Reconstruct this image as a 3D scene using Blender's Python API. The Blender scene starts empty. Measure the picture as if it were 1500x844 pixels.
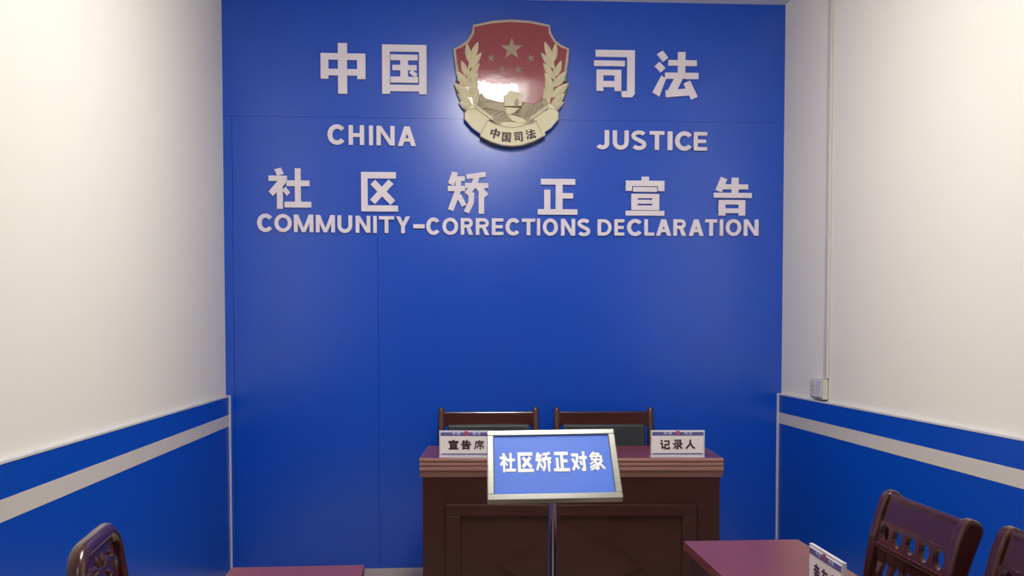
import bpy, bmesh, math, random
from mathutils import Vector, Matrix
random.seed(7)
SC = bpy.context.scene
COL = SC.collection
PI = math.pi

# ------------------------------------------------------------------ camera, world, lights, exposure
EYE = 1.35
FOC = 1400.0                       # focal length in pixels of a 1500 x 844 picture
PITCH = 0.0378                     # looking down a little
YAW = math.atan(78 / 1400)         # turned right a little
PCX, PCY = 750.0, 482 + FOC * math.tan(PITCH)   # optical axis (the photograph is a crop)
fwd = Vector((math.sin(YAW) * math.cos(PITCH), math.cos(YAW) * math.cos(PITCH), -math.sin(PITCH)))
rgt = Vector((math.cos(YAW), -math.sin(YAW), 0))
upv = rgt.cross(fwd)
cam_data = bpy.data.cameras.new('camera')
cam = bpy.data.objects.new('camera', cam_data)
COL.objects.link(cam)
cam.matrix_world = Matrix(((rgt.x, upv.x, -fwd.x, 0), (rgt.y, upv.y, -fwd.y, 0),
                           (rgt.z, upv.z, -fwd.z, EYE), (0, 0, 0, 1)))
cam_data.sensor_fit = 'HORIZONTAL'
cam_data.sensor_width = 36.0
cam_data.lens = 36.0 * FOC / 1500
cam_data.shift_x = (750 - PCX) / 1500
cam_data.shift_y = (PCY - 422) / 1500
cam_data.clip_start = 0.02
SC.camera = cam

SC.view_settings.view_transform = 'Standard'
SC.view_settings.look = 'None'
SC.view_settings.gamma = 1.0
SC.view_settings.use_curve_mapping = False
SC.view_settings.exposure = 0.0

world = bpy.data.worlds.new('world')
SC.world = world
world.use_nodes = True
world.node_tree.nodes['Background'].inputs[0].default_value = (0.9, 0.92, 1.0, 1)
world.node_tree.nodes['Background'].inputs[1].default_value = 0.05
LAMP_STRENGTH = 48.0
LAMP_COLOR = (1.0, 0.965, 0.90)
LAMPS = [(0.27, 3.08, 1.0), (0.27, 0.7, 0.13), (0.27, -0.9, 0.30)]     # x, y, relative strength
LHX, LHY = 0.16, 0.44              # half size of a lamp

D = 5.38                           # back wall
CEIL = 3.18

def ray(px, py):
    return rgt * ((px - PCX) / FOC) + upv * ((PCY - py) / FOC) + fwd

def on_wall(px, py, y=D):          # a spot of the photograph measured on a wall-parallel plane
    d = ray(px, py) * 1.0
    k = y / d.y
    return Vector((d.x * k, y, EYE + d.z * k))

# ------------------------------------------------------------------ materials
def mat(name, color, rough=0.5, metal=0.0, spec=0.5, noise=None, bump=None, coat=0.0, coat_rough=0.05, emit=None):
    m = bpy.data.materials.new(name)
    m.use_nodes = True
    nt = m.node_tree
    b = nt.nodes['Principled BSDF']
    b.inputs['Base Color'].default_value = (*color, 1)
    b.inputs['Roughness'].default_value = rough
    b.inputs['Metallic'].default_value = metal
    b.inputs['Specular IOR Level'].default_value = spec
    if coat:
        b.inputs['Coat Weight'].default_value = coat
        b.inputs['Coat Roughness'].default_value = coat_rough
    tc = nt.nodes.new('ShaderNodeTexCoord')
    if noise:                      # (scale xyz, amount, second colour)
        mp = nt.nodes.new('ShaderNodeMapping')
        mp.inputs['Scale'].default_value = noise[0]
        n = nt.nodes.new('ShaderNodeTexNoise')
        n.inputs['Scale'].default_value = 1.0
        n.inputs['Detail'].default_value = 6
        r = nt.nodes.new('ShaderNodeValToRGB')
        r.color_ramp.elements[0].position = 0.35
        r.color_ramp.elements[1].position = 0.65
        r.color_ramp.elements[0].color = (*color, 1)
        r.color_ramp.elements[1].color = (*noise[1], 1)
        nt.links.new(tc.outputs['Object'], mp.inputs['Vector'])
        nt.links.new(mp.outputs['Vector'], n.inputs['Vector'])
        nt.links.new(n.outputs['Fac'], r.inputs['Fac'])
        nt.links.new(r.outputs['Color'], b.inputs['Base Color'])
    if bump:                       # (scale, strength)
        n2 = nt.nodes.new('ShaderNodeTexNoise')
        n2.inputs['Scale'].default_value = bump[0]
        n2.inputs['Detail'].default_value = 3
        bp = nt.nodes.new('ShaderNodeBump')
        bp.inputs['Strength'].default_value = bump[1]
        bp.inputs['Distance'].default_value = 0.01
        nt.links.new(tc.outputs['Object'], n2.inputs['Vector'])
        nt.links.new(n2.outputs['Fac'], bp.inputs['Height'])
        nt.links.new(bp.outputs['Normal'], b.inputs['Normal'])
    if emit:
        b.inputs['Emission Color'].default_value = (*emit[0], 1)
        b.inputs['Emission Strength'].default_value = emit[1]
    return m

M = {}
M['paint'] = mat('cream wall paint', (0.85, 0.82, 0.75), 0.75, spec=0.25, bump=(220, 0.03))
M['paint2'] = mat('grey wall paint', (0.10, 0.095, 0.09), 0.75, spec=0.25)
M['ceiling'] = mat('white ceiling paint', (0.86, 0.86, 0.86), 0.85, spec=0.2)
M['blue'] = mat('blue laminate board', (0.0, 0.076, 0.60), 0.25, spec=0.88, noise=((1.2, 1.2, 1.2), (0.0, 0.079, 0.61)), bump=(3.0, 0.02))
M['bluegap'] = mat('dark gap between boards', (0.0, 0.04, 0.30), 0.6)
M['wains'] = mat('blue dado board', (0.0, 0.068, 0.50), 0.32, spec=0.7, bump=(3.0, 0.02))
M['stripe'] = mat('white dado stripe', (0.64, 0.60, 0.56), 0.5)
M['trim'] = mat('white plastic edge trim', (0.66, 0.66, 0.68), 0.4)
M['floor'] = mat('beige floor tile', (0.50, 0.40, 0.29), 0.35, noise=((4, 4, 4), (0.57, 0.46, 0.34)), spec=0.2)
M['letter'] = mat('white foam letter', (0.86, 0.80, 0.88), 0.55)
M['wood'] = mat('dark red brown wood', (0.040, 0.012, 0.010), 0.34, spec=0.35, noise=((3, 3, 40), (0.050, 0.015, 0.012)), coat=0.1, coat_rough=0.15)
M['wood_mould'] = mat('red brown moulded edge', (0.31, 0.155, 0.130), 0.28, noise=((3, 40, 40), (0.33, 0.167, 0.14)))
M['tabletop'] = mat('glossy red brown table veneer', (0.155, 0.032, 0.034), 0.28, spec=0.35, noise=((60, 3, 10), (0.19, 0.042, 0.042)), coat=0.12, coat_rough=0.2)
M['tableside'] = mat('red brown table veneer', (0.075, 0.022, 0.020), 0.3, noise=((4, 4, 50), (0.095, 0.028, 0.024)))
M['chair'] = mat('polished dark cherry wood', (0.050, 0.012, 0.012), 0.22, spec=0.4, noise=((6, 6, 40), (0.066, 0.016, 0.015)), coat=0.3, coat_rough=0.05)
M['leather'] = mat('grey green leather', (0.030, 0.036, 0.042), 0.38, bump=(90, 0.15))
M['steel'] = mat('brushed stainless steel', (0.27, 0.27, 0.245), 0.28, metal=0.9, noise=((2, 200, 2), (0.31, 0.31, 0.28)))
M['chrome'] = mat('polished steel tube', (0.62, 0.61, 0.60), 0.16, metal=1.0)
M['sign_blue'] = mat('blue printed sheet', (0.085, 0.20, 0.78), 0.40, spec=0.15)
M['sign_white'] = mat('white print', (0.86, 0.86, 0.86), 0.4)
M['acrylic'] = mat('clear edged acrylic', (0.66, 0.66, 0.74), 0.12, spec=0.6)
M['paper'] = mat('white card', (0.84, 0.78, 0.78), 0.55)
M['violet'] = mat('violet blue print', (0.11, 0.11, 0.32), 0.4)
M['ink'] = mat('dark print', (0.055, 0.022, 0.038), 0.5)
M['pale'] = mat('pale print', (0.55, 0.55, 0.78), 0.5)
M['red_print'] = mat('red print', (0.50, 0.07, 0.16), 0.5)
M['gold'] = mat('pale gold enamel', (0.80, 0.74, 0.49), 0.45, spec=0.4, noise=((30, 30, 30), (0.83, 0.775, 0.55)))
M['goldrim'] = mat('grey gold edge', (0.56, 0.50, 0.40), 0.4, spec=0.4)
M['field'] = mat('glossy red enamel', (0.34, 0.062, 0.072), 0.05, spec=0.9, bump=(14, 0.05))
M['relief'] = mat('dull gold relief', (0.46, 0.39, 0.27), 0.45, spec=0.4)
M['backing'] = mat('dark shadow backing', (0.12, 0.11, 0.12), 0.5)
M['plastic'] = mat('white plastic', (0.66, 0.63, 0.58), 0.35)
M['lampframe'] = mat('white lamp frame', (0.75, 0.75, 0.75), 0.4)
M['doorwood'] = mat('brown door', (0.16, 0.08, 0.05), 0.4, noise=((3, 3, 30), (0.19, 0.10, 0.06)))

# ------------------------------------------------------------------ helpers
class MB:
    """collects shapes into one mesh"""
    def __init__(s):
        s.bm = bmesh.new()
    def box(s, x0, x1, y0, y1, z0, z1):
        v = [s.bm.verts.new((x, y, z)) for z in (z0, z1) for y in (y0, y1) for x in (x0, x1)]
        for f in ((0, 2, 3, 1), (4, 5, 7, 6), (0, 1, 5, 4), (2, 6, 7, 3), (0, 4, 6, 2), (1, 3, 7, 5)):
            s.bm.faces.new([v[i] for i in f])
        return s
    def loft(s, rings, closed=False, caps=True):
        vr = [[s.bm.verts.new(p) for p in r] for r in rings]
        n = len(vr[0])
        m = len(vr)
        for i in range(m if closed else m - 1):
            a, b = vr[i], vr[(i + 1) % m]
            for j in range(n):
                s.bm.faces.new((a[j], a[(j + 1) % n], b[(j + 1) % n], b[j]))
        if caps and not closed:
            s.bm.faces.new(vr[0][::-1])
            s.bm.faces.new(vr[-1])
        return s
    def prism(s, pts, fn, a, b):
        """outline pts (2D) swept from depth a to depth b; fn(u, v, depth) -> point"""
        return s.loft([[fn(u, v, a) for u, v in pts], [fn(u, v, b) for u, v in pts]])
    def tube(s, path, r, n=10, closed=False):
        path = [Vector(p) for p in path]
        rings = []
        L = len(path)
        rr = r if isinstance(r, (list, tuple)) else [r] * L
        ref = None
        for i, p in enumerate(path):
            if closed:
                t = (path[(i + 1) % L] - path[i - 1]).normalized()
            else:
                t = (path[min(i + 1, L - 1)] - path[max(i - 1, 0)]).normalized()
            if ref is None:
                ref = Vector((0, 0, 1)) if abs(t.z) < 0.9 else Vector((1, 0, 0))
            a = (ref - t * ref.dot(t)).normalized()
            b = t.cross(a)
            ref = a
            rings.append([p + (a * math.cos(2 * PI * k / n) + b * math.sin(2 * PI * k / n)) * rr[i] for k in range(n)])
        return s.loft(rings, closed=closed)
    def lathe(s, prof, c=(0, 0, 0), n=24):
        rings = [[(c[0] + r * math.cos(2 * PI * k / n), c[1] + r * math.sin(2 * PI * k / n), c[2] + z) for k in range(n)] for r, z in prof]
        return s.loft(rings)
    def build(s, name, m, parent=None, bevel=0.0, smooth=False, seg=2):
        bm = s.bm
        bmesh.ops.recalc_face_normals(bm, faces=bm.faces)
        me = bpy.data.meshes.new(name)
        bm.to_mesh(me)
        bm.free()
        me.materials.append(m)
        if smooth:
            for p in me.polygons:
                p.use_smooth = True
        o = bpy.data.objects.new(name, me)
        COL.objects.link(o)
        if parent:
            o.parent = parent
        if bevel:
            b = o.modifiers.new('bevel', 'BEVEL')
            b.width = bevel
            b.segments = seg
            b.limit_method = 'ANGLE'
            b.angle_limit = math.radians(40)
        if smooth:
            e = o.modifiers.new('split', 'EDGE_SPLIT')
            e.split_angle = math.radians(38)
        return o

def tag(o, label=None, cat=None, group=None, kind=None):
    if label: o['label'] = label
    if cat: o['category'] = cat
    if group: o['group'] = group
    if kind: o['kind'] = kind
    return o

def thing(name, label, cat, loc=(0, 0, 0), rz=0.0, group=None):
    o = bpy.data.objects.new(name, None)
    o.empty_display_size = 0.1
    COL.objects.link(o)
    o.location = loc
    o.rotation_euler = (0, 0, rz)
    return tag(o, label, cat, group)

def copy_tree(o, parent=None):
    c = o.copy()
    COL.objects.link(c)
    if parent:
        c.parent = parent
    for ch in list(o.children):
        copy_tree(ch, c)
    return c

def struct(o):
    o['kind'] = 'structure'
    return o

# ------------------------------------------------------------------ room shell
XL, YB = -1.292, -2.0
XR0, XR1 = 1.848, 2.066            # right wall runs slightly outward towards the viewer
def xr(y): return XR0 + (XR1 - XR0) * (D - y) / (D - YB)

struct(MB().box(XL - .15, XR1 + .15, YB - .15, D + .15, -.1, 0).build('floor', M['floor']))
struct(MB().box(XL - .15, XR1 + .15, YB - .15, D + .15, CEIL, CEIL + .1).build('ceiling', M['ceiling']))
struct(MB().box(XL - .15, XL, YB - .15, D + .15, 0, CEIL).build('wall_left', M['paint']))
mb = MB()
mb.loft([[(xr(YB), YB, z), (XR1 + .15, YB, z), (XR1 + .15, D, z), (xr(D), D, z)] for z in (0, CEIL)])
struct(mb.build('wall_right', M['paint']))
wf = struct(MB().box(XL, XR1 + .15, YB - .15, YB, 0, CEIL).build('wall_front', M['paint2']))
struct(MB().box(XL, XR1, YB, YB + .018, 0, .972).build('trim_3', M['wains']))
# door behind the viewer
dr = MB()
dr.box(0.2, 1.1, YB, YB + .05, 0, 2.05)
dr.box(0.32, 0.98, YB + .05, YB + .06, 1.15, 1.9).box(0.32, 0.98, YB + .05, YB + .06, 0.2, 0.95)
dr_o = struct(dr.build('door_1', M['doorwood'], bevel=.004))
MB().tube([(1.02, YB + .05, 1.0), (1.02, YB + .10, 1.0), (0.92, YB + .10, 1.0)], .01).build('door_handle', M['steel'], dr_o, smooth=True)

# back wall: blue laminate boards over a darker backing, thin gaps between boards
wb = struct(MB().box(XL - .15, XR1 + .15, D + .008, D + .15, 0, CEIL).build('wall_back', M['bluegap']))
sx1 = on_wall(343, 500).x
sx2 = on_wall(555, 600).x
zh1 = on_wall(343, 305).z
zh2 = on_wall(500, 172).z
zj = on_wall(500, 346).z
g = 0.0009
boards = MB()
for (a, b, z0, z1) in ((XL, sx1 - g, 0, zh1 - g), (XL, sx1 - g, zh1 - g, zh2 - g), (sx1 + g, sx2 - g, 0, zj), (sx1 + g, sx2 + g, zj, zh2 - g),
                       (sx2 + g, XR0, 0, zh2 - g), (XL, XR0 + .05, zh2 + g * .4, CEIL)):
    boards.box(a, b, D, D + .008, z0, z1)
boards.build('blue_board', M['blue'], wb)

# dado: blue boards with a white stripe, on both side walls
WZ, S0, S1 = 0.972, 0.811, 0.874
YD = D
def dado(side):
    if side == 'left':
        fx = lambda y, t: XL + t
    else:
        fx = lambda y, t: xr(y) - t
    def slab(z0, z1, t0, t1, y0, y1):
        return MB().loft([[(fx(y0, t0), y0, z), (fx(y1, t0), y1, z), (fx(y1, t1), y1, z), (fx(y0, t1), y0, z)] for z in (z0, z1)])
    base = struct(slab(0, WZ, 0, .018, YB, YD - .002).build('trim_1' if side == 'left' else 'trim_2', M['wains']))
    slab(S0, S1, .018, .0195, YB, YD - .004).build('white_stripe', M['stripe'], base)
    slab(WZ, WZ + .010, 0, .021, YB, YD - .002).build('top_trim', M['trim'], base, bevel=.002)
    slab(0, WZ + .010, 0, .027, YD - .012, YD - .001).build('corner_trim', M['trim'], base)
dado('left')
dado('right')

# ------------------------------------------------------------------ lamps on the ceiling
for i, (lx, ly, k) in enumerate(LAMPS):
    lab = ['long white ceiling lamp nearest the blue emblem wall', 'long white ceiling lamp between the other two, before the viewer',
           'long white ceiling lamp behind the viewer, farthest from the blue wall'][i]
    t = thing('ceiling_light', lab, 'lamp', (lx, ly, CEIL), 0, 'long ceiling lamps')
    fr = MB()
    for (a, b, c, d) in ((-LHX - .02, LHX + .02, -LHY - .02, -LHY), (-LHX - .02, LHX + .02, LHY, LHY + .02), (-LHX - .02, -LHX, -LHY, LHY), (LHX, LHX + .02, -LHY, LHY)):
        fr.box(a, b, c, d, -.016, 0)
    fr.build('frame', M['lampframe'], t)
    MB().box(-LHX, LHX, -LHY, LHY, -.10, 0).build('diffuser', mat('lit lamp diffuser', (0.9, 0.9, 0.9), 0.5, emit=(LAMP_COLOR, LAMP_STRENGTH * k)), t)

# ------------------------------------------------------------------ lettering
def st(pts, w, caps=0.0):
    """a pen stroke: polyline of width w -> one outline polygon with mitred joints"""
    P = [Vector((p[0], p[1])) for p in pts]
    if caps:
        d = (P[0] - P[1]).normalized(); P[0] = P[0] + d * caps
        d = (P[-1] - P[-2]).normalized(); P[-1] = P[-1] + d * caps
    L, R = [], []
    for i, p in enumerate(P):
        if i == 0: d = (P[1] - P[0]).normalized(); n = Vector((-d.y, d.x)); k = 1
        elif i == len(P) - 1: d = (P[-1] - P[-2]).normalized(); n = Vector((-d.y, d.x)); k = 1
        else:
            d0 = (P[i] - P[i - 1]).normalized(); d1 = (P[i + 1] - P[i]).normalized()
            n0 = Vector((-d0.y, d0.x)); n1 = Vector((-d1.y, d1.x))
            n = (n0 + n1).normalized(); k = min(1 / max(n.dot(n0), .3), 2.2)
        L.append(p + n * (w / 2 * k)); R.append(p - n * (w / 2 * k))
    return ('strip', [tuple(v) for v in L], [tuple(v) for v in R])
def rc(x0, y0, x1, y1): return ('poly', [(x0, y0), (x1, y0), (x1, y1), (x0, y1)])
def pg(*p): return ('poly', list(p))
def arc(cx, cy, rx, ry, a0, a1, n=18):
    return [(cx + rx * math.cos(math.radians(a0 + (a1 - a0) * i / n)), cy - ry * math.sin(math.radians(a0 + (a1 - a0) * i / n))) for i in range(n + 1)]

# Chinese characters as cut shapes: x to the right, y downward
HAN = {
 '中': [rc(125,160,402,200), rc(125,160,172,318), rc(350,160,402,318), rc(125,257,402,297), rc(232,97,288,410)],
 '国': [rc(505,107,780,150), rc(505,107,553,412), rc(733,107,780,412), rc(505,355,780,395), rc(557,168,725,203),
        rc(568,232,718,265), rc(557,305,727,342), rc(617,168,665,342), pg((672,278),(690,262),(722,285),(716,306),(694,300))],
 '司': [rc(145,103,400,148), rc(350,103,400,385), pg((312,370),(400,370),(400,388),(384,410),(318,410)), rc(135,172,335,208),
        rc(150,232,312,268), rc(150,232,195,370), rc(268,232,312,370), rc(150,305,312,345)],
 '法': [pg((545,130),(580,108),(617,155),(582,182)), pg((528,210),(560,180),(598,222),(568,250)), pg((572,270),(603,290),(560,408),(515,380)),
        rc(618,168,803,205), rc(680,115,728,290), rc(597,250,815,290), st([(688,282),(632,388)],52), pg((600,365),(752,352),(768,396),(603,412)), st([(738,310),(789,415)],46)],
 '社': [pg((168,72),(205,62),(222,98),(185,108)), rc(135,108,240,139), pg((203,120),(240,120),(232,152),(160,226),(135,200)), rc(182,165,215,300),
        pg((213,192),(232,172),(257,205),(238,224)), rc(237,135,368,168), rc(285,65,318,290), rc(225,258,377,292)],
 '区': [rc(668,88,868,125), rc(668,88,705,313), rc(668,280,880,315), st([(735,146),(850,264)],38), st([(840,143),(733,260)],38)],
 '矫': [pg((1196,85),(1228,92),(1204,168),(1172,150)), rc(1196,112,1268,140), rc(1170,168,1270,198), rc(1214,112,1246,200), st([(1230,190),(1186,308)],32),
        st([(1232,222),(1264,282)],30), st([(1278,114),(1388,100)],28), rc(1268,150,1403,180), st([(1338,108),(1322,160),(1278,216)],32),
        st([(1342,168),(1392,224)],32), st([(1306,205),(1304,262),(1276,320)],32), rc(1348,200,1379,328)],
 '正': [rc(197,120,385,152), rc(277,120,315,310), rc(277,198,373,228), rc(215,180,248,310), rc(180,287,397,317)],
 '宣': [rc(750,108,790,140), rc(663,130,875,160), rc(663,130,697,187), rc(840,130,875,187), rc(703,165,835,191), rc(693,202,847,226),
        rc(693,202,728,292), rc(810,202,847,292), rc(720,235,815,256), rc(693,266,847,292), rc(663,295,875,322)],
 '告': [st([(1203,113),(1174,186)],36), rc(1190,147,1335,175), rc(1245,110,1282,215), rc(1148,195,1355,223), rc(1173,235,1320,260),
        rc(1173,235,1211,322), rc(1284,235,1320,322), rc(1173,282,1320,308)],
 '对': [st([(4,18),(46,18)],13), st([(41,13),(36,50),(8,92)],13), st([(8,36),(46,86)],13), st([(50,32),(100,32)],13), rc(73,2,87,96), st([(87,90),(62,90)],13), st([(56,46),(66,68)],12)],
 '象': [st([(40,0),(12,28)],11), st([(32,10),(70,10)],10), st([(70,6),(58,24)],10), rc(18,20,86,29), rc(18,38,86,47), rc(18,20,28,47), rc(76,20,86,47), rc(46,20,55,47),
        st([(50,46),(10,68)],9), st([(42,54),(60,70),(58,92),(42,96)],10), st([(54,64),(8,86)],9), st([(58,76),(12,100)],9), st([(88,48),(66,62)],10), st([(62,58),(98,94)],11)],
 '席': [st([(50,0),(58,12)],12), st([(12,15),(100,15)],10), st([(18,15),(16,60),(4,98)],11), st([(26,31),(98,31)],9), rc(40,22,49,52), rc(72,22,81,52), rc(40,44,81,52),
        rc(28,58,96,67), rc(28,58,38,90), rc(86,58,96,90), rc(57,52,68,100)],
 '记': [st([(8,4),(26,20)],12), st([(2,37),(24,37),(24,86)],12), st([(20,90),(42,72)],11), rc(44,8,94,20), rc(82,8,94,54), rc(46,42,94,54), rc(46,42,58,94), rc(46,82,98,94), rc(87,70,98,94)],
 '录': [rc(16,2,84,12), rc(72,2,84,40), rc(22,20,84,29), rc(2,38,98,48), rc(45,44,56,98), rc(34,88,56,98), st([(14,54),(32,66)],11), st([(6,90),(46,68)],11), st([(88,52),(66,66)],11), st([(56,60),(96,92)],12)],
 '人': [st([(50,2),(46,46),(6,96)],15), st([(50,36),(66,70),(98,96)],15)],
 '亲': [rc(44,0,56,14), rc(10,12,90,22), st([(32,22),(38,36)],10), st([(68,22),(62,36)],10), rc(2,36,98,46), rc(8,56,92,66), rc(44,44,56,100), st([(30,68),(12,92)],11), st([(70,68),(90,90)],11)],
 '友': [rc(4,16,98,27), st([(42,0),(38,30),(4,94)],13), st([(34,45),(84,45)],11), st([(80,42),(60,78),(20,100)],13), st([(38,52),(58,80),(98,98)],13)],
}

def latin(c, w, h, t):
    """bold grotesque capitals in a w x h box with stroke t"""
    r = t / 2
    def circ(a0, a1, cx=w / 2, cy=h / 2, rx=w / 2 - r, ry=h / 2 - r * .92, n=26): return arc(cx, cy, rx, ry, a0, a1, n)
    if c == 'I': return [rc(0, 0, w, h)]
    if c == 'H': return [rc(0, 0, t, h), rc(w - t, 0, w, h), rc(0, h * .5 - r * .9, w, h * .5 + r * .9)]
    if c == 'N': return [rc(0, 0, t, h), rc(w - t, 0, w, h), pg((0, 0), (t * 1.1, 0), (w, h), (w - t * 1.1, h))]
    if c == 'A': return [pg((w / 2 - t * .62, 0), (w / 2 + t * .62, 0), (t * 1.12, h), (0, h)), pg((w / 2 - t * .62, 0), (w / 2 + t * .62, 0), (w, h), (w - t * 1.12, h)),
                         rc(w * .22, h * .60, w * .78, h * .60 + t * .85)]
    if c == 'C': return [st(circ(38, 322), t)]
    if c == 'O': return [('ring', circ(0, 360)[:-1], t)]
    if c == 'U': return [st([(r, 0)] + [(r, h * .35)] + arc(w / 2, h - w / 2 + r * .1, w / 2 - r, w / 2 - r, 180, 360, 14) + [(w - r, h * .35), (w - r, 0)], t)]
    if c == 'J': return [st([(w - r, 0), (w - r, h * .4)] + arc(w / 2, h - w * .46, w / 2 - r, w * .46 - r * .9, 0, -150, 14), t)]
    if c == 'T': return [rc(0, 0, w, t * .9), rc(w / 2 - r, 0, w / 2 + r, h)]
    if c == 'E': return [rc(0, 0, t, h), rc(0, 0, w, t * .88), rc(0, h - t * .88, w, h), rc(0, h / 2 - t * .42, w * .93, h / 2 + t * .42)]
    if c == 'L': return [rc(0, 0, t, h), rc(0, h - t * .9, w, h)]
    if c == 'Y': return [pg((0, 0), (t * 1.2, 0), (w / 2 + r, h * .58), (w / 2 - r, h * .58)), pg((w - t * 1.2, 0), (w, 0), (w / 2 + r, h * .58), (w / 2 - r, h * .58)), rc(w / 2 - r, h * .5, w / 2 + r, h)]
    if c == 'M': return [rc(0, 0, t, h), rc(w - t, 0, w, h), pg((0, 0), (t * 1.15, 0), (w / 2 + r * .9, h), (w / 2 - r * .9, h)), pg((w - t * 1.15, 0), (w, 0), (w / 2 + r * .9, h), (w / 2 - r * .9, h))]
    if c == 'D': return [rc(0, 0, t, h), rc(0, 0, w * .45, t * .92), rc(0, h - t * .92, w * .45, h), st(arc(w * .43, h / 2, w * .57 - r, h / 2 - t * .46, 92, -92, 20), t * .92)]
    if c == 'R': return [rc(0, 0, t, h), st([(r, t * .45), (w * .55, t * .45)] + arc(w * .58, h * .29, w * .40 - r, h * .29 - t * .45, 90, -90, 12) + [(r, h * .58 - t * .45)], t * .9),
                         pg((w * .42, h * .52), (w * .42 + t * 1.1, h * .52), (w, h), (w - t * 1.2, h))]
    if c == 'S':
        a = arc(w / 2, h * .27, w / 2 - r, h * .27 - r * .8, 25, 235, 14)
        b = arc(w / 2, h * .73, w / 2 - r, h * .27 - r * .8, 55, -155, 14)
        return [st(a + b, t * .95)]
    if c == '-': return [rc(0, 0, w, h)]

def extent(shapes):
    P = []
    for s in shapes:
        if s[0] == 'poly': P += s[1]
        elif s[0] == 'strip': P += s[1] + s[2]
        else: P += [(x + dx, y + dy) for x, y in s[1] for dx, dy in ((s[2] / 2, 0), (-s[2] / 2, 0), (0, s[2] / 2), (0, -s[2] / 2))]
    xs = [p[0] for p in P]; ys = [p[1] for p in P]
    return min(xs), min(ys), max(xs), max(ys)

def fatten(shapes, e):
    out = []
    for s in shapes:
        if s[0] == 'poly':
            cx = sum(p[0] for p in s[1]) / len(s[1]); cy = sum(p[1] for p in s[1]) / len(s[1])
            out.append(('poly', [(x + math.copysign(e, x - cx), y + math.copysign(e, y - cy)) for x, y in s[1]]))
        elif s[0] == 'strip':
            L, R = [], []
            for l, r in zip(s[1], s[2]):
                d = (Vector(l) - Vector(r)).normalized() * e
                L.append((l[0] + d.x, l[1] + d.y)); R.append((r[0] - d.x, r[1] - d.y))
            out.append(('strip', L, R))
        else:
            out.append(s)
    return out

def carve(mb, shapes, fn, d0, d1, jit=0.0):
    """shapes normalised to their own box; fn(u, v, depth) maps (0..1, 0..1 from the top) into space"""
    x0, y0, x1, y1 = extent(shapes)
    nz = lambda p: ((p[0] - x0) / (x1 - x0), (p[1] - y0) / (y1 - y0))
    for k, s in enumerate(shapes):
        e1 = d1 + jit * (k % 5)
        if s[0] == 'poly':
            mb.prism([nz(p) for p in s[1]], fn, d0, e1)
        else:
            if s[0] == 'strip':
                L, R = s[1], s[2]; closed = False
            else:
                c = s[1]; n = len(c)
                cx = sum(p[0] for p in c) / n; cy = sum(p[1] for p in c) / n
                rx = max(p[0] for p in c) - cx; ry = max(p[1] for p in c) - cy
                L = [(cx + (p[0] - cx) * (rx + s[2] / 2) / rx, cy + (p[1] - cy) * (ry + s[2] * .46) / ry) for p in c]
                R = [(cx + (p[0] - cx) * (rx - s[2] / 2) / rx, cy + (p[1] - cy) * (ry - s[2] * .46) / ry) for p in c]
                closed = True
            rings = []
            for l, r_ in zip(L, R):
                l = nz(l); r_ = nz(r_)
                rings.append([fn(*l, d0), fn(*r_, d0), fn(*r_, e1), fn(*l, e1)])
            mb.loft(rings, closed=closed)

LT = 0.014                         # letter thickness
def wall_letter(shapes, x0, y0, x1, y1, name, label, group):
    a = on_wall(x0, y0, D - LT); b = on_wall(x1, y0, D - LT); c = on_wall(x0, y1, D - LT); d = on_wall(x1, y1, D - LT)
    wl = ((b.x + d.x) - (a.x + c.x)) / 2; xl = (a.x + c.x) / 2
    zt = (a.z + b.z) / 2; zb = (c.z + d.z) / 2
    mb = MB()
    carve(mb, shapes, lambda u, v, q: (xl + u * wl, D - q, zt + (zb - zt) * v), 0.0, LT, 0.00012)
    o = mb.build(name, M['letter'])
    return tag(o, label, 'letter', group)

def Z(px, py, s, ox, oy): return ox + px / s, oy + py / s
big = [('中', 469.6, 63, 535.3, 137.2, 'large white character 中, leftmost of the top row, left of the emblem'),
       ('国', 559.7, 65.4, 624.9, 137.7, 'large white character 国 just left of the emblem'),
       ('司', 870.4, 73.2, 930, 142.3, 'large white character 司 just right of the emblem'),
       ('法', 956, 74.3, 1023.5, 145.7, 'large white character 法, rightmost of the top row')]
for c, a, b, d, e, lab in big:
    wall_letter(HAN[c], a, b, d, e, 'wall_character', lab, 'large characters beside the emblem')
mid = [('社', 393.4, 245.7, 455.5, 306, 'white character 社 above the start of COMMUNITY'),
       ('区', 529, 252, 583, 309.8, 'white character 区 above the end of COMMUNITY'),
       ('矫', 656, 251.5, 715.5, 313, 'white character 矫 above the start of CORRECTIONS'),
       ('正', 788, 262, 846, 314.5, 'white character 正 above the end of CORRECTIONS'),
       ('宣', 916.8, 258.8, 973.3, 315.9, 'white character 宣 above the start of DECLARATION'),
       ('告', 1046, 259.3, 1101.3, 315.9, 'white character 告 above the end of DECLARATION')]
for c, a, b, d, e, lab in mid:
    wall_letter(HAN[c], a, b, d, e, 'wall_character', lab, 'characters of the middle row')

ORD = ['first', 'second', 'third', 'fourth', 'fifth', 'sixth', 'seventh', 'eighth', 'ninth', 'tenth', 'eleventh']
def word(text, spans, y0, y1, where):
    """spans in photograph pixels; y0 / y1 = (cap line, base line) at the left and right end"""
    xa, xb = spans[0][0], spans[-1][1]
    for i, (ch, (a, b)) in enumerate(zip(text, spans)):
        k = ((a + b) / 2 - xa) / (xb - xa)
        t = y0[0] + (y1[0] - y0[0]) * k; u = y0[1] + (y1[1] - y0[1]) * k
        h = u - t
        over = h * .02 if ch in 'COSUJ' else 0
        wall_letter(latin(ch, b - a, h, h * .215), a, t - over * (ch not in 'UJ'), b, u + over, 'wall_letter',
                    'white capital %s, %s letter of %s %s' % (ch, ORD[i], text, where), 'letters of the word ' + text)

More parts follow.
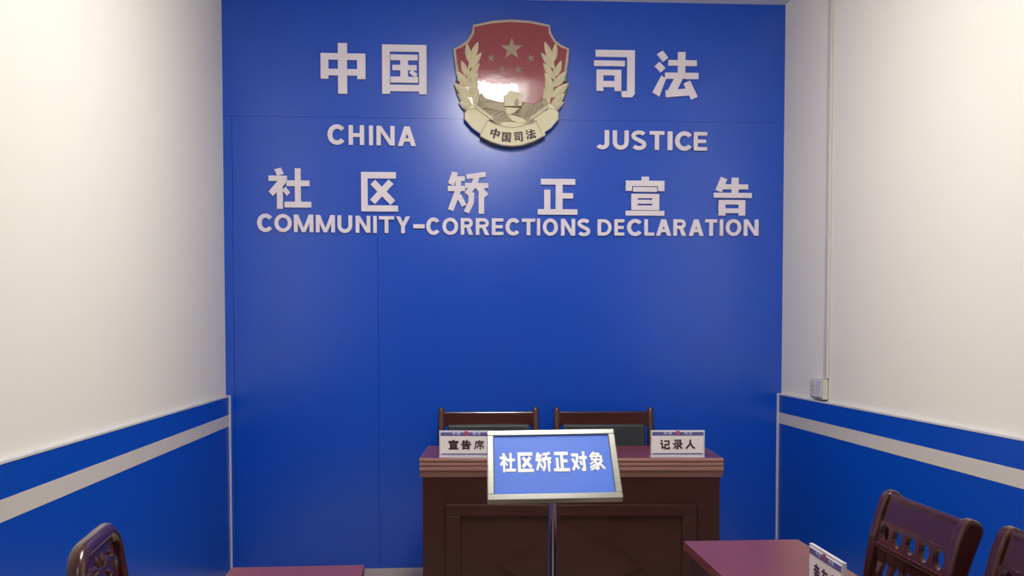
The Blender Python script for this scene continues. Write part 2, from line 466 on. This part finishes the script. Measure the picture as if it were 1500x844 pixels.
sp = lambda L, s, o: [(o + a / s, o + b / s) for a, b in L]
word('CHINA', sp([(167,272),(298,393),(424,448),(470,582),(602,715)], 4.218, 440), (182.3, 211.2), (185.5, 214.2), 'left of the emblem')
word('JUSTICE', sp([(150,233),(257,360),(378,475),(497,592),(614,645),(662,770),(783,870)], 4.441, 840), (190.3, 218.2), (193.5, 220.8), 'right of the emblem')
word('COMMUNITY', sp([(65,152),(165,265),(278,390),(405,515),(530,615),(635,720),(737,757),(770,857),(868,950)], 3.947, 360), (313.2, 339.2), (317.3, 341.8), 'at the left of the lowest row')
word('CORRECTIONS', sp([(1043,1120),(1137,1228),(1243,1315),(1330,1408),(1423,1490)], 3.947, 360) + sp([(2,78),(92,165),(175,192),(207,290),(307,385),(397,468)], 3.75, 740), (319.0, 343.5), (321, 345.6), 'in the middle of the lowest row')
word('DECLARATION', sp([(508,585),(600,655),(670,750),(765,820),(830,912),(925,995),(1010,1090),(1100,1165),(1180,1198),(1213,1298),(1312,1392)], 3.75, 740), (321.2, 345.2), (321.4, 345.4), 'at the right end of the lowest row')
wall_letter(latin('-', 1, 1, 1), 360 + 968 / 3.947, 328.6, 360 + 1035 / 3.947, 334.6, 'wall_hyphen', 'white hyphen between COMMUNITY and CORRECTIONS', None)

# ------------------------------------------------------------------ emblem
EC = on_wall(749, 124, D)
emblem = thing('wall_emblem', 'red and gold shield emblem with wheat ears hanging high on the blue wall', 'emblem', (EC.x, D, EC.z))
ES = 3.668
def em(u, v, q):                   # emblem sketch units -> metres, relative to the emblem centre; q = height off the wall
    p = on_wall(640 + u / ES, 10 + v / ES, D - .03)
    return (p.x - EC.x, -q, p.z - EC.z)
def mirror(pts): return [(800 - u, v) for u, v in pts]
half = [(400, 73), (300, 80), (195, 102), (190, 140), (165, 185), (130, 210), (90, 226), (96, 300), (106, 365), (92, 420), (104, 465), (122, 500), (140, 545), (148, 600), (190, 640), (238, 672), (230, 706), (300, 742), (400, 757)]
outline = half + [(800 - u, v) for u, v in half[-2:0:-1]]
MB().prism([(u + 2, v + 3) for u, v in outline], em, 0, .016).build('backing', M['backing'], emblem)  # outline shifted right and down; its dark edge stands in for a cast shadow
sh = [(400, 80), (300, 86), (201, 107), (196, 145), (170, 190), (135, 216), (97, 231), (103, 300), (118, 400), (150, 500), (230, 590), (400, 640)]
shield = sh + [(800 - u, v) for u, v in sh[-2:0:-1]]
MB().prism(shield, em, .022, .034).build('red_field', M['field'], emblem)
rim = [(118, 400), (103, 300), (95, 229), (132, 213), (167, 187), (193, 143), (198, 104), (300, 83), (400, 76)]
rimp = rim + [(800 - u, v) for u, v in rim[-2::-1]]
rm = MB()
rm.tube([em(u, v, .030) for u, v in rimp], .0085, 8)
rm.build('gold_rim', M['goldrim'], emblem, smooth=True)

def star(cu, cv, r, rot=0.0):
    mb = MB()
    pts = []
    for k in range(10):
        a = math.radians(-90 + 36 * k) + rot
        q = r if k % 2 == 0 else r * .40
        pts.append((cu + q * math.cos(a), cv + q * math.sin(a)))
    low = [mb.bm.verts.new(em(u, v, .034)) for u, v in pts]
    top = mb.bm.verts.new(em(cu, cv, .044))
    for k in range(10):
        mb.bm.faces.new((low[k], low[(k + 1) % 10], top))
    mb.bm.faces.new(low)
    return mb.build('star', M['relief'], emblem)
star(402, 228, 62)
for cu, cv, ro in ((293, 278, .3), (352, 335, .1), (438, 338, -.1), (504, 278, -.3)):
    star(cu, cv, 24, ro)

leaves = [((188,275),(223,184),34), ((172,285),(160,192),30), ((180,322),(240,248),32), ((160,365),(130,285),32), ((178,378),(230,302),33), ((162,420),(103,345),36),
          ((180,432),(224,350),33), ((172,478),(94,412),40), ((186,478),(216,395),34), ((180,528),(112,468),36), ((178,545),(118,512),34), ((205,525),(222,440),34)]
def leaf(mb, b, t, w, q):
    b = Vector(b); t = Vector(t)
    d = t - b; L = d.length; d.normalize(); n = Vector((-d.y, d.x))
    prof = [(0, .25), (.15, .75), (.35, 1), (.55, .92), (.75, .62), (.9, .28), (1, .03)]
    rings = []
    for s, k in prof:
        c = b + d * (L * s); h = w / 2 * k
        ring = []
        for a, hh in ((-1, 0), (-.55, .7), (0, 1.15), (.55, .7), (1, 0)):
            p = c + n * (h * a)
            ring.append(em(p.x, p.y, q + .016 * hh * k))
        for a in (1, -1):
            p = c + n * (h * a)
            ring.append(em(p.x, p.y, q - .006))
        rings.append(ring)
    mb.loft(rings)
for sgn in (0, 1):
    mb = MB()
    for i, (b, t, w) in enumerate(leaves):
        if sgn: b, t = mirror([b, t])
        b = Vector(b); t = Vector(t)
        leaf(mb, b - (t - b) * .12, t + (t - b) * .04, w * 1.22, .030 + .0016 * (i % 3))
    stem = [(205, 530), (185, 470), (168, 400), (172, 320), (190, 240)]
    if sgn: stem = mirror(stem)
    mb.tube([em(u, v, .040) for u, v in stem], .004, 8)
    mb.build('wheat_ear', M['gold'], emblem, smooth=True)

# hills, wall tower and path in relief
hl = MB()
def dome(mb, pts, q0, q1, inset=.55):
    cu = sum(p[0] for p in pts) / len(pts); cv = sum(p[1] for p in pts) / len(pts)
    mb.loft([[em(u, v, q0) for u, v in pts],
             [em(cu + (u - cu) * .86, cv + (v - cv) * .86, q0 + (q1 - q0) * .7) for u, v in pts],
             [em(cu + (u - cu) * inset, cv + (v - cv) * inset, q1) for u, v in pts]])
dome(hl, [(205,548),(222,502),(252,512),(290,502),(330,510),(370,516),(410,550),(425,600),(400,650),(330,655),(270,610)], .034, .050, .8)
dome(hl, [(440,545),(462,512),(490,516),(520,524),(555,508),(585,500),(598,545),(560,600),(500,645),(430,655),(410,610)], .034, .050, .8)
dome(hl, [(222,520),(214,492),(240,462),(262,492),(320,508),(280,530)], .034, .044)
dome(hl, [(548,520),(560,498),(585,494),(598,530),(572,550)], .034, .056)
for k in range(6):                 # ridges over the hills
    u0 = 225 + k * 28
    hl.tube([em(u0, 560 + 8 * k, .048), em(u0 + 34, 545 + 6 * k, .055), em(u0 + 80, 548 + 8 * k, .050)], .006, 6)
    u1 = 468 + k * 22
    hl.tube([em(u1, 600 - 6 * k, .048), em(u1 + 18, 565 - 4 * k, .055), em(u1 + 26, 535 - 2 * k, .050)], .006, 6)
hl.build('hill_relief', M['relief'], emblem, smooth=True)
tw = MB()
tw.prism([(362, 540), (358, 488), (388, 464), (452, 476), (455, 540)], em, .034, .066)
tw.prism([(383, 470), (383, 460), (392, 458), (458, 474), (456, 484)], em, .034, .069)
for pts in ([(366, 542), (446, 546), (424, 572), (392, 590), (362, 582)], [(362, 580), (410, 584), (470, 606), (500, 632), (448, 640), (392, 616)],
            [(330, 622), (400, 622), (470, 632), (512, 640), (480, 656), (390, 660), (330, 650)]):
    dome(tw, pts, .046, .060, .75)
tw.build('tower_relief', M['gold'], emblem)
MB().prism(arc(426, 520, 12, 18, 0, 180, 10) + [(414, 540), (438, 540)], em, .060, .0672).build('tower_arch_shade', M['relief'], emblem)  # darker raised shape paints in the shade of a recessed arch
rb = MB()
for sgn in (0, 1):
    f1 = [(206, 526), (240, 560), (300, 598), (282, 612), (240, 690), (190, 655), (150, 608), (150, 575), (175, 540)]
    f2 = [(206, 526), (185, 530), (160, 560), (178, 556), (212, 552), (300, 618), (300, 598)]
    for f, q in ((f1, .054), (f2, .060)):
        rb.prism(mirror(f) if sgn else f, em, .030, q)
top = [(272, 618), (300, 634), (350, 650), (405, 656), (455, 650), (510, 634), (540, 618)]
bot = [(582, 694), (520, 728), (460, 748), (405, 753), (345, 748), (285, 728), (232, 700)]
rb.loft([[em(a[0], a[1], .030), em(a[0], a[1], .064), em(b[0], b[1], .066), em(b[0], b[1], .030)] for a, b in zip(top, bot[::-1])])
rb.build('ribbon', M['gold'], emblem, bevel=.0015)
for sgn in (0, 1):
    re_ = MB()
    for pth, q in (([(206, 526), (240, 560), (300, 598)], .060), ([(206, 536), (212, 552), (298, 616)], .060), ([(150, 575), (150, 608), (190, 655), (240, 690)], .054),
                   ([(206, 526), (175, 538), (150, 575)], .056), ([(272, 618), (232, 700)], .065), ([(272, 618), (300, 634), (350, 650), (400, 656)], .065), ([(232, 700), (285, 728), (345, 748), (400, 753)], .066)):
        p = mirror(pth) if sgn else pth
        re_.tube([em(u, v, q) for u, v in p], .0026, 6)
    re_.build('ribbon_edge', M['goldrim'], emblem, smooth=True)
lt = MB()
for c, cu, cv, w, h, ro in (('中', 311, 688, 50, 54, .28), ('国', 372, 708, 48, 52, .08), ('司', 436, 706, 46, 52, -.10), ('法', 501, 692, 54, 54, -.26)):
    def fn(u, v, q, cu=cu, cv=cv, w=w, h=h, ro=ro):
        a, b = (u - .5) * w, (v - .5) * h
        return em(cu + a * math.cos(ro) - b * math.sin(ro), cv + a * math.sin(ro) + b * math.cos(ro), q)
    carve(lt, HAN[c], fn, .062, .0675, .00005)
lt.build('lettering', M['ink'], emblem)

# ------------------------------------------------------------------ conduit and outlet on the right wall
yc = 4.74
xw = xr(yc)
cd = MB()
cd.box(xw - .016, xw, yc - .022, yc + .022, 1.099, CEIL)
tag(cd.build('cable_conduit', M['plastic'], bevel=.003), 'cream white cable trunking running down the right wall to the socket', 'conduit')
so = thing('wall_socket', 'small white socket box above the dado on the right wall', 'socket', (xr(4.81), 4.81, WZ + .020))
sb = MB(); sb.box(-.030, 0, -.085, .080, 0, .106); sb.build('back_box', M['plastic'], so, bevel=.004)
sb = MB(); sb.box(-.038, -.030, .002, .072, .010, .096); sb.build('socket_plate', M['plastic'], so, bevel=.003)
sb = MB(); sb.box(-.038, -.030, -.078, -.006, .010, .096); sb.build('blank_plate', M['trim'], so, bevel=.003)
sb = MB()
for yy, zz in ((.025, .064), (.049, .064), (.037, .040)):
    sb.box(-.0385, -.037, yy - .002, yy + .002, zz - .006, zz + .006)
sb.build('slot', M['backing'], so)

# ------------------------------------------------------------------ front desk
DW = 1.386
desk = thing('reception_desk', 'dark wooden desk with diamond panel front and moulded top against the blue wall', 'desk', (0.512, 4.310, 0), -0.055)
# local: front face towards -y, x centred
tp = MB()
prof = [(.0, .760), (-.004, .756), (-.004, .747), (.002, .745), (.002, .741), (-.006, .738), (-.006, .728), (.000, .726), (.000, .722), (-.008, .719),
        (-.008, .706), (.006, .702), (.006, .690), (.014, .672), (.47, .672), (.47, .760)]
tp.loft([[(x, y + .008, z) for y, z in prof] for x in (-DW / 2, DW / 2)])
tp.build('desktop', M['wood_mould'], desk)
ds = MB(); ds.box(-DW / 2 + .004, DW / 2 - .004, .012, .468, .760, .7606); ds.build('top_veneer', M['tabletop'], desk)
fp = MB(); fp.box(-DW / 2 + .012, DW / 2 - .012, .022, .042, 0, .672); fp.build('front_panel', M['wood'], desk)
for sx in (-1, 1):
    sd = MB(); x = sx * (DW / 2 - .012); sd.box(min(x, x - sx * .025), max(x, x - sx * .025), .042, .46, 0, .672); sd.build('side_panel', M['wood'], desk)
fr = MB()
fx0, fx1, fz0, fz1 = -DW / 2 + .118, DW / 2 - .118, .06, .548
for (a, b, c, d) in ((fx0, fx1, fz1 - .052, fz1), (fx0, fx1, fz0, fz0 + .052), (fx0, fx0 + .068, fz0 + .052, fz1 - .052), (fx1 - .068, fx1, fz0 + .052, fz1 - .052)):
    fr.box(a, b, .006, .022, c, d)
fr.build('panel_frame', M['wood'], desk, bevel=.004)
# raised diamond
dm = MB()
dia = [(-.335, .26), (0, .47), (.335, .26), (0, .105)]
dm.loft([[(u, .022, v) for u, v in dia], [(u * .97, .008, .2875 + (v - .2875) * .97) for u, v in dia], [(u * .86, .006, .2875 + (v - .2875) * .86) for u, v in dia]])
dm.build('diamond_ornament', M['wood'], desk)
ps = MB(); ps.box(-DW / 2 + .04, DW / 2 - .04, .06, .44, .62, .636); ps.build('shelf', M['wood'], desk)

# ------------------------------------------------------------------ chairs behind the desk
def desk_chair(label, x, y, rz):
    t = thing('office_chair', label, 'chair', (x, y, 0), rz, 'chairs behind the desk')
    w, h = .255, .925                  # half width, height; faces -y, back at y = +.22
    for s in (-1, 1):
        p = MB()
        p.tube([(s * w, .215, 0), (s * w, .20, .42), (s * w, .215, .65), (s * w, .245, h - .015), (s * w, .247, h)], [.019, .021, .021, .018, .010], 12)
        p.build('rear_post', M['chair'], t, smooth=True)
        q = MB(); q.tube([(s * .225, -.21, 0), (s * .225, -.21, .41)], [.015, .021], 12); q.build('leg', M['chair'], t, smooth=True)
    r = MB(); r.loft([[(-w, .226, .825), (w, .226, .825), (w, .250, .825), (-w, .250, .825)], [(-w, .234, .902), (w, .234, .902), (w, .256, .902), (-w, .256, .902)]])
    r.build('top_rail', M['chair'], t, bevel=.006)
    c = MB(); c.loft([[(-.222, .190, .50), (.222, .190, .50), (.222, .222, .50), (-.222, .222, .50)], [(-.224, .188, .66), (.224, .188, .66), (.224, .226, .66), (-.224, .226, .66)],
                      [(-.222, .206, .836), (.222, .206, .836), (.222, .236, .836), (-.222, .236, .836)]])
    c.build('back_cushion', M['leather'], t, bevel=.012, seg=3)
    sf = MB(); sf.box(-.245, .245, -.23, .20, .395, .43); sf.build('seat_frame', M['chair'], t, bevel=.005)
    se = MB(); se.box(-.235, .235, -.225, .185, .43, .48); se.build('seat_cushion', M['leather'], t, bevel=.02, seg=3)
desk_chair('wooden chair with leather back behind the desk, left one behind the blue tilted sign', 0.158, 4.92, -.01)
desk_chair('wooden chair with leather back behind the desk, right one nearer the 记录人 plate', 0.778, 4.90, -.03)

# ------------------------------------------------------------------ name plates
FAT = dict(宣=3, 告=4, 席=1.2, 记=1.8, 录=1.5, 人=2, 亲=1.5, 友=1.5, 社=1, 区=1.5, 矫=1, 正=1.5, 对=1.2, 象=1.0)
def name_plate(label, text, loc, rz, W, Hh):
    """faces -y; stands on its base at z = 0"""
    t = thing('name_plate', label, 'name plate', loc, rz, 'table name plates')
    a = MB(); a.box(-W / 2, W / 2, 0, .008, .004, Hh); a.build('acrylic_sheet', M['acrylic'], t)
    b = MB(); b.box(-W / 2, W / 2, -.006, .045, 0, .004); b.build('base', M['acrylic'], t)
    p = MB(); p.box(-W / 2 + .006, W / 2 - .006, -.0012, 0, .012, Hh - .006); p.build('card', M['paper'], t)
    h = MB(); h.box(-W / 2 + .006, W / 2 - .006, -.0018, -.0012, Hh * .80, Hh - .008); h.build('header_band', M['violet'], t)
    f = MB(); f.box(-W / 2 + .010, W / 2 - .010, -.0018, -.0012, Hh * .115, Hh * .155); f.build('footer_line', M['violet'], t)
    l = MB()
    n = len(text); cw = W * .185; gap = W * .237; ch = Hh * .36
    for i, c in enumerate(text):
        x0 = (i - (n - 1) / 2) * gap - cw / 2
        carve(l, fatten(HAN[c], FAT[c]), lambda u, v, q, x0=x0: (x0 + u * cw, -q, Hh * .655 - v * ch), .0012, .0020, .00002)
    l.build('lettering', M['ink'], t)
    for pair in ((('中', -.26), ('国', -.175)), (('司', .12), ('法', .205))):
        hw = MB()
        for c, x in pair:
            carve(hw, HAN[c], lambda u, v, q, x=x: (x * W + u * W * .06, -q, Hh * .935 - v * Hh * .095), .0018, .0023, .00001)
        hw.build('header_lettering', M['pale'], t)
    e = MB()
    pts = [(-.011, .012), (-.007, .016), (.007, .016), (.011, .012), (.010, 0), (.005, -.010), (0, -.013), (-.005, -.010), (-.010, 0)]
    k = Hh / .15
    e.prism([(u * k, v * k) for u, v in pts], lambda u, v, q: (u, -q, Hh * .875 + v), .0018, .0024)
    e.build('small_shield', M['red_print'], t)
    return t
def desk_point(px, py):            # on the desk top
    d = ray(px, py); k = (.7606 - EYE) / d.z
    return Vector((d.x * k, d.y * k, .7606))
for txt, xa, xb, yb, lab in (('宣告席', 643.5, 722.5, 671, 'white name plate reading 宣告席 on the desk, left, partly behind the tilted sign'),
                             ('记录人', 954, 1033, 670.5, 'white name plate reading 记录人 on the right end of the desk')):
    a, b = desk_point(xa, yb), desk_point(xb, yb)
    c = (a + b) / 2
    W = (b - a).length
    name_plate(lab, txt, (c.x, c.y + .012, .7606), -.055, W, W * .505)

# ------------------------------------------------------------------ tilted sign on a pole
sign = thing('sign_stand', 'steel floor stand holding a tilted blue sign reading 社区矫正对象 before the desk', 'sign', (0.238, 2.4084, 0), -0.052)
SW, SH, TILT, ROLL = .334, .2305, .7207, .0231
SZ, SY = 1.006, 0.0
def sg(u, v, q):                   # sign plane: u across, v up the slope, q off the face
    u, v = u * math.cos(ROLL) - v * math.sin(ROLL), u * math.sin(ROLL) + v * math.cos(ROLL)
    return (u, SY + v * math.cos(TILT) - q * math.sin(TILT), SZ + v * math.sin(TILT) + q * math.cos(TILT))
def sbox(mb, u0, u1, v0, v1, q0, q1):
    mb.loft([[sg(u0, v0, q), sg(u1, v0, q), sg(u1, v1, q), sg(u0, v1, q)] for q in (q0, q1)])
fm = MB()
B = .018
sbox(fm, -SW / 2, SW / 2, -SH / 2, -SH / 2 + B, -.012, .006)
sbox(fm, -SW / 2, SW / 2, SH / 2 - B, SH / 2, -.012, .006)
sbox(fm, -SW / 2, -SW / 2 + B, -SH / 2 + B, SH / 2 - B, -.012, .006)
sbox(fm, SW / 2 - B, SW / 2, -SH / 2 + B, SH / 2 - B, -.012, .006)
fm.build('sign_frame', M['steel'], sign, bevel=.0025)
bd = MB(); sbox(bd, -SW / 2 + .004, SW / 2 - .004, -SH / 2 + .004, SH / 2 - .004, -.011, -.006); bd.build('back_plate', M['steel'], sign)
pn = MB(); sbox(pn, -SW / 2 + B, SW / 2 - B, -SH / 2 + B, SH / 2 - B, -.006, .0015); pn.build('blue_sheet', M['sign_blue'], sign)
sl = MB()
for i, c in enumerate('社区矫正对象'):
    x0 = -.1345 + i * .0455; cw = .0405; ch = .066
    carve(sl, fatten(HAN[c], FAT[c]), lambda u, v, q, x0=x0: sg(x0 + u * cw, .040 - v * ch, q), .0015, .0024, .00002)
sl.build('lettering', M['sign_white'], sign)
pl = MB(); pl.tube([(0, .0, .02), (0, .0, .985)], .0105, 20); pl.build('pole', M['chrome'], sign, smooth=True)
br = MB(); br.lathe([(.016, .93), (.016, .970), (.012, .980)], (0, 0, 0)); br.build('collar', M['steel'], sign, smooth=True)
bs = MB(); bs.lathe([(.15, 0), (.15, .008), (.14, .014), (.03, .022), (.018, .03)], (0, 0, 0), 40); bs.build('base', M['steel'], sign, smooth=True)

# ------------------------------------------------------------------ side tables
def side_table(label, x0, x1, yfar, L, rz, recess):
    cx = (x0 + x1) / 2; W = x1 - x0
    t = thing('narrow_table', label, 'table', (cx, yfar, 0), rz, 'narrow side tables')
    a = MB(); a.box(-W / 2, W / 2, -L, 0, .735, .76); a.build('tabletop', M['tabletop'], t, bevel=.002)
    for y in (-.012, -L + .012 + .025):
        s = MB(); s.box(-W / 2 + .012, W / 2 - .012, y - .025, y, 0, .735); s.build('end_panel', M['tableside'], t, bevel=.002)
    s = MB(); s.box(recess - .009, recess + .009, -L + .037, -.037, .18, .735); s.build('modesty_panel', M['wood'], t)
    s = MB(); s.box(-W / 2 + .03, W / 2 - .03, -L + .037, -.037, .56, .575)
    s2 = s.build('shelf', M['wood'], t)
    return t
side_table('glossy red brown narrow table on the right, its name plate on top', .624, .950, 2.612, 1.25, .01, -.142)
side_table('glossy red brown narrow table at the lower left beside the carved chair', -.562, -.237, 2.385, 1.2, .03, .11)
name_plate('white name plate standing on the right narrow table, turned side on', '亲友席', (.793, 2.015, .76), -PI / 2, .190, .105)

# ------------------------------------------------------------------ carved side chairs
def stile_profile(h):
    """side outline of a scrolled rear post in (y, z); chair faces -y"""
    fr = [(.200, .0), (.175, .25), (.170, .45), (.182, h - .22), (.196, h - .12), (.214, h - .05), (.226, h - .018)]
    tip = [(.236, h - .004), (.252, h), (.268, h - .006), (.276, h - .022), (.272, h - .04)]
    bk = [(.254, h - .085), (.234, h - .15), (.218, h - .24), (.210, .45), (.218, .25), (.245, .0)]
    return fr + tip + bk
def scroll_chair(label, loc, rz, h=.928):
    t = thing('dining_chair', label, 'chair', loc, rz, 'carved chairs at the right table')
    w = .212
    for s in (-1, 1):
        p = MB(); a, b = sorted((s * w, s * (w - .040)))
        p.prism(stile_profile(h), lambda y, z, q: (q, y, z), a, b)
        p.build('rear_post', M['chair'], t, bevel=.009, seg=3)
        l = MB(); l.loft([[(s * (w - .02) + dx * k, -.185 + dy * k, z) for dx, dy in ((-1, -1), (1, -1), (1, 1), (-1, 1))] for z, k in ((0, .013), (.2, .016), (.40, .022))])
        l.build('leg', M['chair'], t, bevel=.004)
    iw = w - .038
    # top rail: a concave board following the sweep of the posts
    def yz(z):                          # front of the post at height z
        P = stile_profile(h)[:7]
        for (y0, z0), (y1, z1) in zip(P, P[1:]):
            if z0 <= z <= z1: return y0 + (y1 - y0) * (z - z0) / (z1 - z0)
        return P[-1][0]
    r = MB()
    zs = [h - .078, h - .06, h - .04, h - .022, h - .012]
    front = [(yz(z) + .010, z) for z in zs]
    back = [(yz(z) + .028, z) for z in zs][::-1]
    front.append((yz(h) + .016, h - .004))
    r.prism(front + back, lambda y, z, q: (q, y, z), -iw, iw)
    r.build('top_rail', M['chair'], t, bevel=.003)
    # pierced row: rings between two slim bars
    pr = MB()
    zc, rr = h - .105, .0225
    yy = yz(zc) + .014
    cell = iw * 2 / 5
    tilt = .18
    for k in range(5):
        cx = (k - 2) * cell
        rings = []
        for hole, q in ((0, -.007), (1, -.007), (1, .007), (0, .007)):
            ring = []
            for i in range(24):
                a = 2 * PI * (i + .5) / 24
                ca, sa = math.cos(a), math.sin(a)
                if hole: x, z = ca * .0255, sa * .0235
                else:
                    m = max(abs(ca) / (cell / 2), abs(sa) / .030)
                    x, z = ca / m, sa / m
                ring.append((cx + x, yy + z * tilt + q, zc + z))
            rings.append(ring)
        pr.loft(rings, closed=True)
    pr.build('pierced_row', M['chair'], t)
    b = MB(); z0 = h - .144; b.box(-iw, iw, yz(z0) + .004, yz(z0) + .024, z0, z0 + .012); b.build('cross_bar', M['chair'], t, bevel=.002)
    lo = MB(); lo.box(-iw, iw, .178, .200, .50, .54); lo.build('lower_rail', M['chair'], t, bevel=.003)
    n = 6
    for k in range(n):
        cx = (k - (n - 1) / 2) * iw * 2 / n
        hw = iw / n
        s = MB()
        top_y = yz(z0) + .013
        rows = [(.535, .19, .012), (.62, .188, .010), (z0 - .06, (top_y + .19) / 2, .0095), (z0 - .035, top_y, .014), (z0 - .015, top_y, hw * .8), (z0 + .002, top_y, hw * .99)]
        s.loft([[(cx - q, y - .006, z), (cx + q, y - .006, z), (cx + q, y + .006, z), (cx - q, y + .006, z)] for z, y, q in rows])
        s.build('slat', M['chair'], t, bevel=.0015)
    sf = MB(); sf.box(-w + .004, w - .004, -.205, .172, .385, .43); sf.build('seat_frame', M['chair'], t, bevel=.006)
    se = MB(); se.box(-w + .012, w - .012, -.20, .166, .43, .455); se.build('seat', M['chair'], t, bevel=.010, seg=3)
    st_ = MB(); st_.box(-.012, .012, -.17, .20, .17, .195); st_.box(-w + .02, w - .02, -.012, .012, .17, .195); st_.build('stretcher', M['chair'], t, bevel=.003)
    return t
c1 = scroll_chair('dark carved wooden chair with scrolled posts drawn up to the right table', (.885, 2.245, 0), -PI / 2)
c2 = copy_tree(c1)
c2.location = (.930, 1.775, 0)
c2['label'] = 'dark carved wooden chair cut off by the right edge, nearest the viewer'

def round_chair(label, loc, rz, h=.92):
    t = thing('dining_chair', label, 'chair', loc, rz)
    w = .168
    # one bent frame: two posts and a rounded top
    fp_ = []
    def back_y(z): return .17 + max(0, z - .45) * .14
    fm_ = MB()
    path = [(-w + .012, .19, 0), (-w + .006, .172, .25), (-w, .17, .45), (-w, back_y(.65), .65), (-w, back_y(h - .08), h - .085)]
    path += [(-w + .075 - .075 * math.cos(a), back_y(h - .085 + .068 * math.sin(a)), h - .085 + .068 * math.sin(a)) for a in [PI / 2 * i / 6 for i in range(1, 7)]]
    path += [(-x, y, z) for x, y, z in path[::-1]]
    fm_.tube(path, .019, 12)
    fm_.build('back_frame', M['chair'], t, smooth=True)
    # carved splat board under the rounded top
    cb = MB()
    zt, zb = h - .022, h - .125
    pts = [(-w + .02, zb), (-w + .012, h - .09), (-w + .05, h - .03), (-w + .09, zt), (w - .09, zt), (w - .05, h - .03), (w - .012, h - .09), (w - .02, zb), (.08, zb + .018), (0, zb + .004), (-.08, zb + .018)]
    cb.prism(pts, lambda x, z, q: (x, back_y(z) + q, z), -.005, .009)
    cb.build('carved_board', M['chair'], t, bevel=.003)
    lf = MB()
    for s in (-1, 1):
        for (cx, cz, a, L) in ((.045, h - .07, .25, .055), (.095, h - .065, -.3, .055), (.06, h - .10, 2.7, .04), (.125, h - .095, .9, .04), (.02, h - .06, 1.2, .035)):
            rings = []
            for q, k in ((-.5, .1), (-.3, .75), (0, 1), (.3, .7), (.5, .08)):
                x = s * (cx + math.cos(a) * L * q); z = cz + math.sin(a) * L * q
                nx, nz = -s * math.sin(a), math.cos(a)
                rings.append([(x + nx * .011 * k * e, back_y(z) - .005 - .007 * k * f_, z + nz * .011 * k * e) for e, f_ in ((-1, 0), (-.5, .8), (.0, 1), (.5, .8), (1, 0))])
            lf.loft(rings)
    lf.build('leaf_carving', M['chair'], t, smooth=True)
    for k in range(5):
        cx = (k - 2) * .062
        s = MB()
        s.loft([[(cx - q, back_y(z) - .005, z), (cx + q, back_y(z) - .005, z), (cx + q, back_y(z) + .006, z), (cx - q, back_y(z) + .006, z)] for z, q in ((.52, .015), (.62, .013), (zb - .03, .013), (zb + .02, .024))])
        s.build('slat', M['chair'], t, bevel=.002)
    lo = MB(); lo.box(-w, w, back_y(.5) - .01, back_y(.5) + .01, .49, .53); lo.build('lower_rail', M['chair'], t, bevel=.003)
    for s in (-1, 1):
        l = MB(); l.loft([[(s * (w - .01) + dx * k, -.19 + dy * k, z) for dx, dy in ((-1, -1), (1, -1), (1, 1), (-1, 1))] for z, k in ((0, .013), (.2, .016), (.40, .021))])
        l.build('leg', M['chair'], t, bevel=.004)
    sf = MB(); sf.box(-w - .005, w + .005, -.21, .155, .385, .43); sf.build('seat_frame', M['chair'], t, bevel=.006)
    se = MB(); se.box(-w, w, -.205, .15, .43, .455); se.build('seat', M['chair'], t, bevel=.010, seg=3)
    return t
round_chair('dark wooden chair with rounded carved back beside the left narrow table', (-.538, 2.075, 0), PI / 2 + .13)
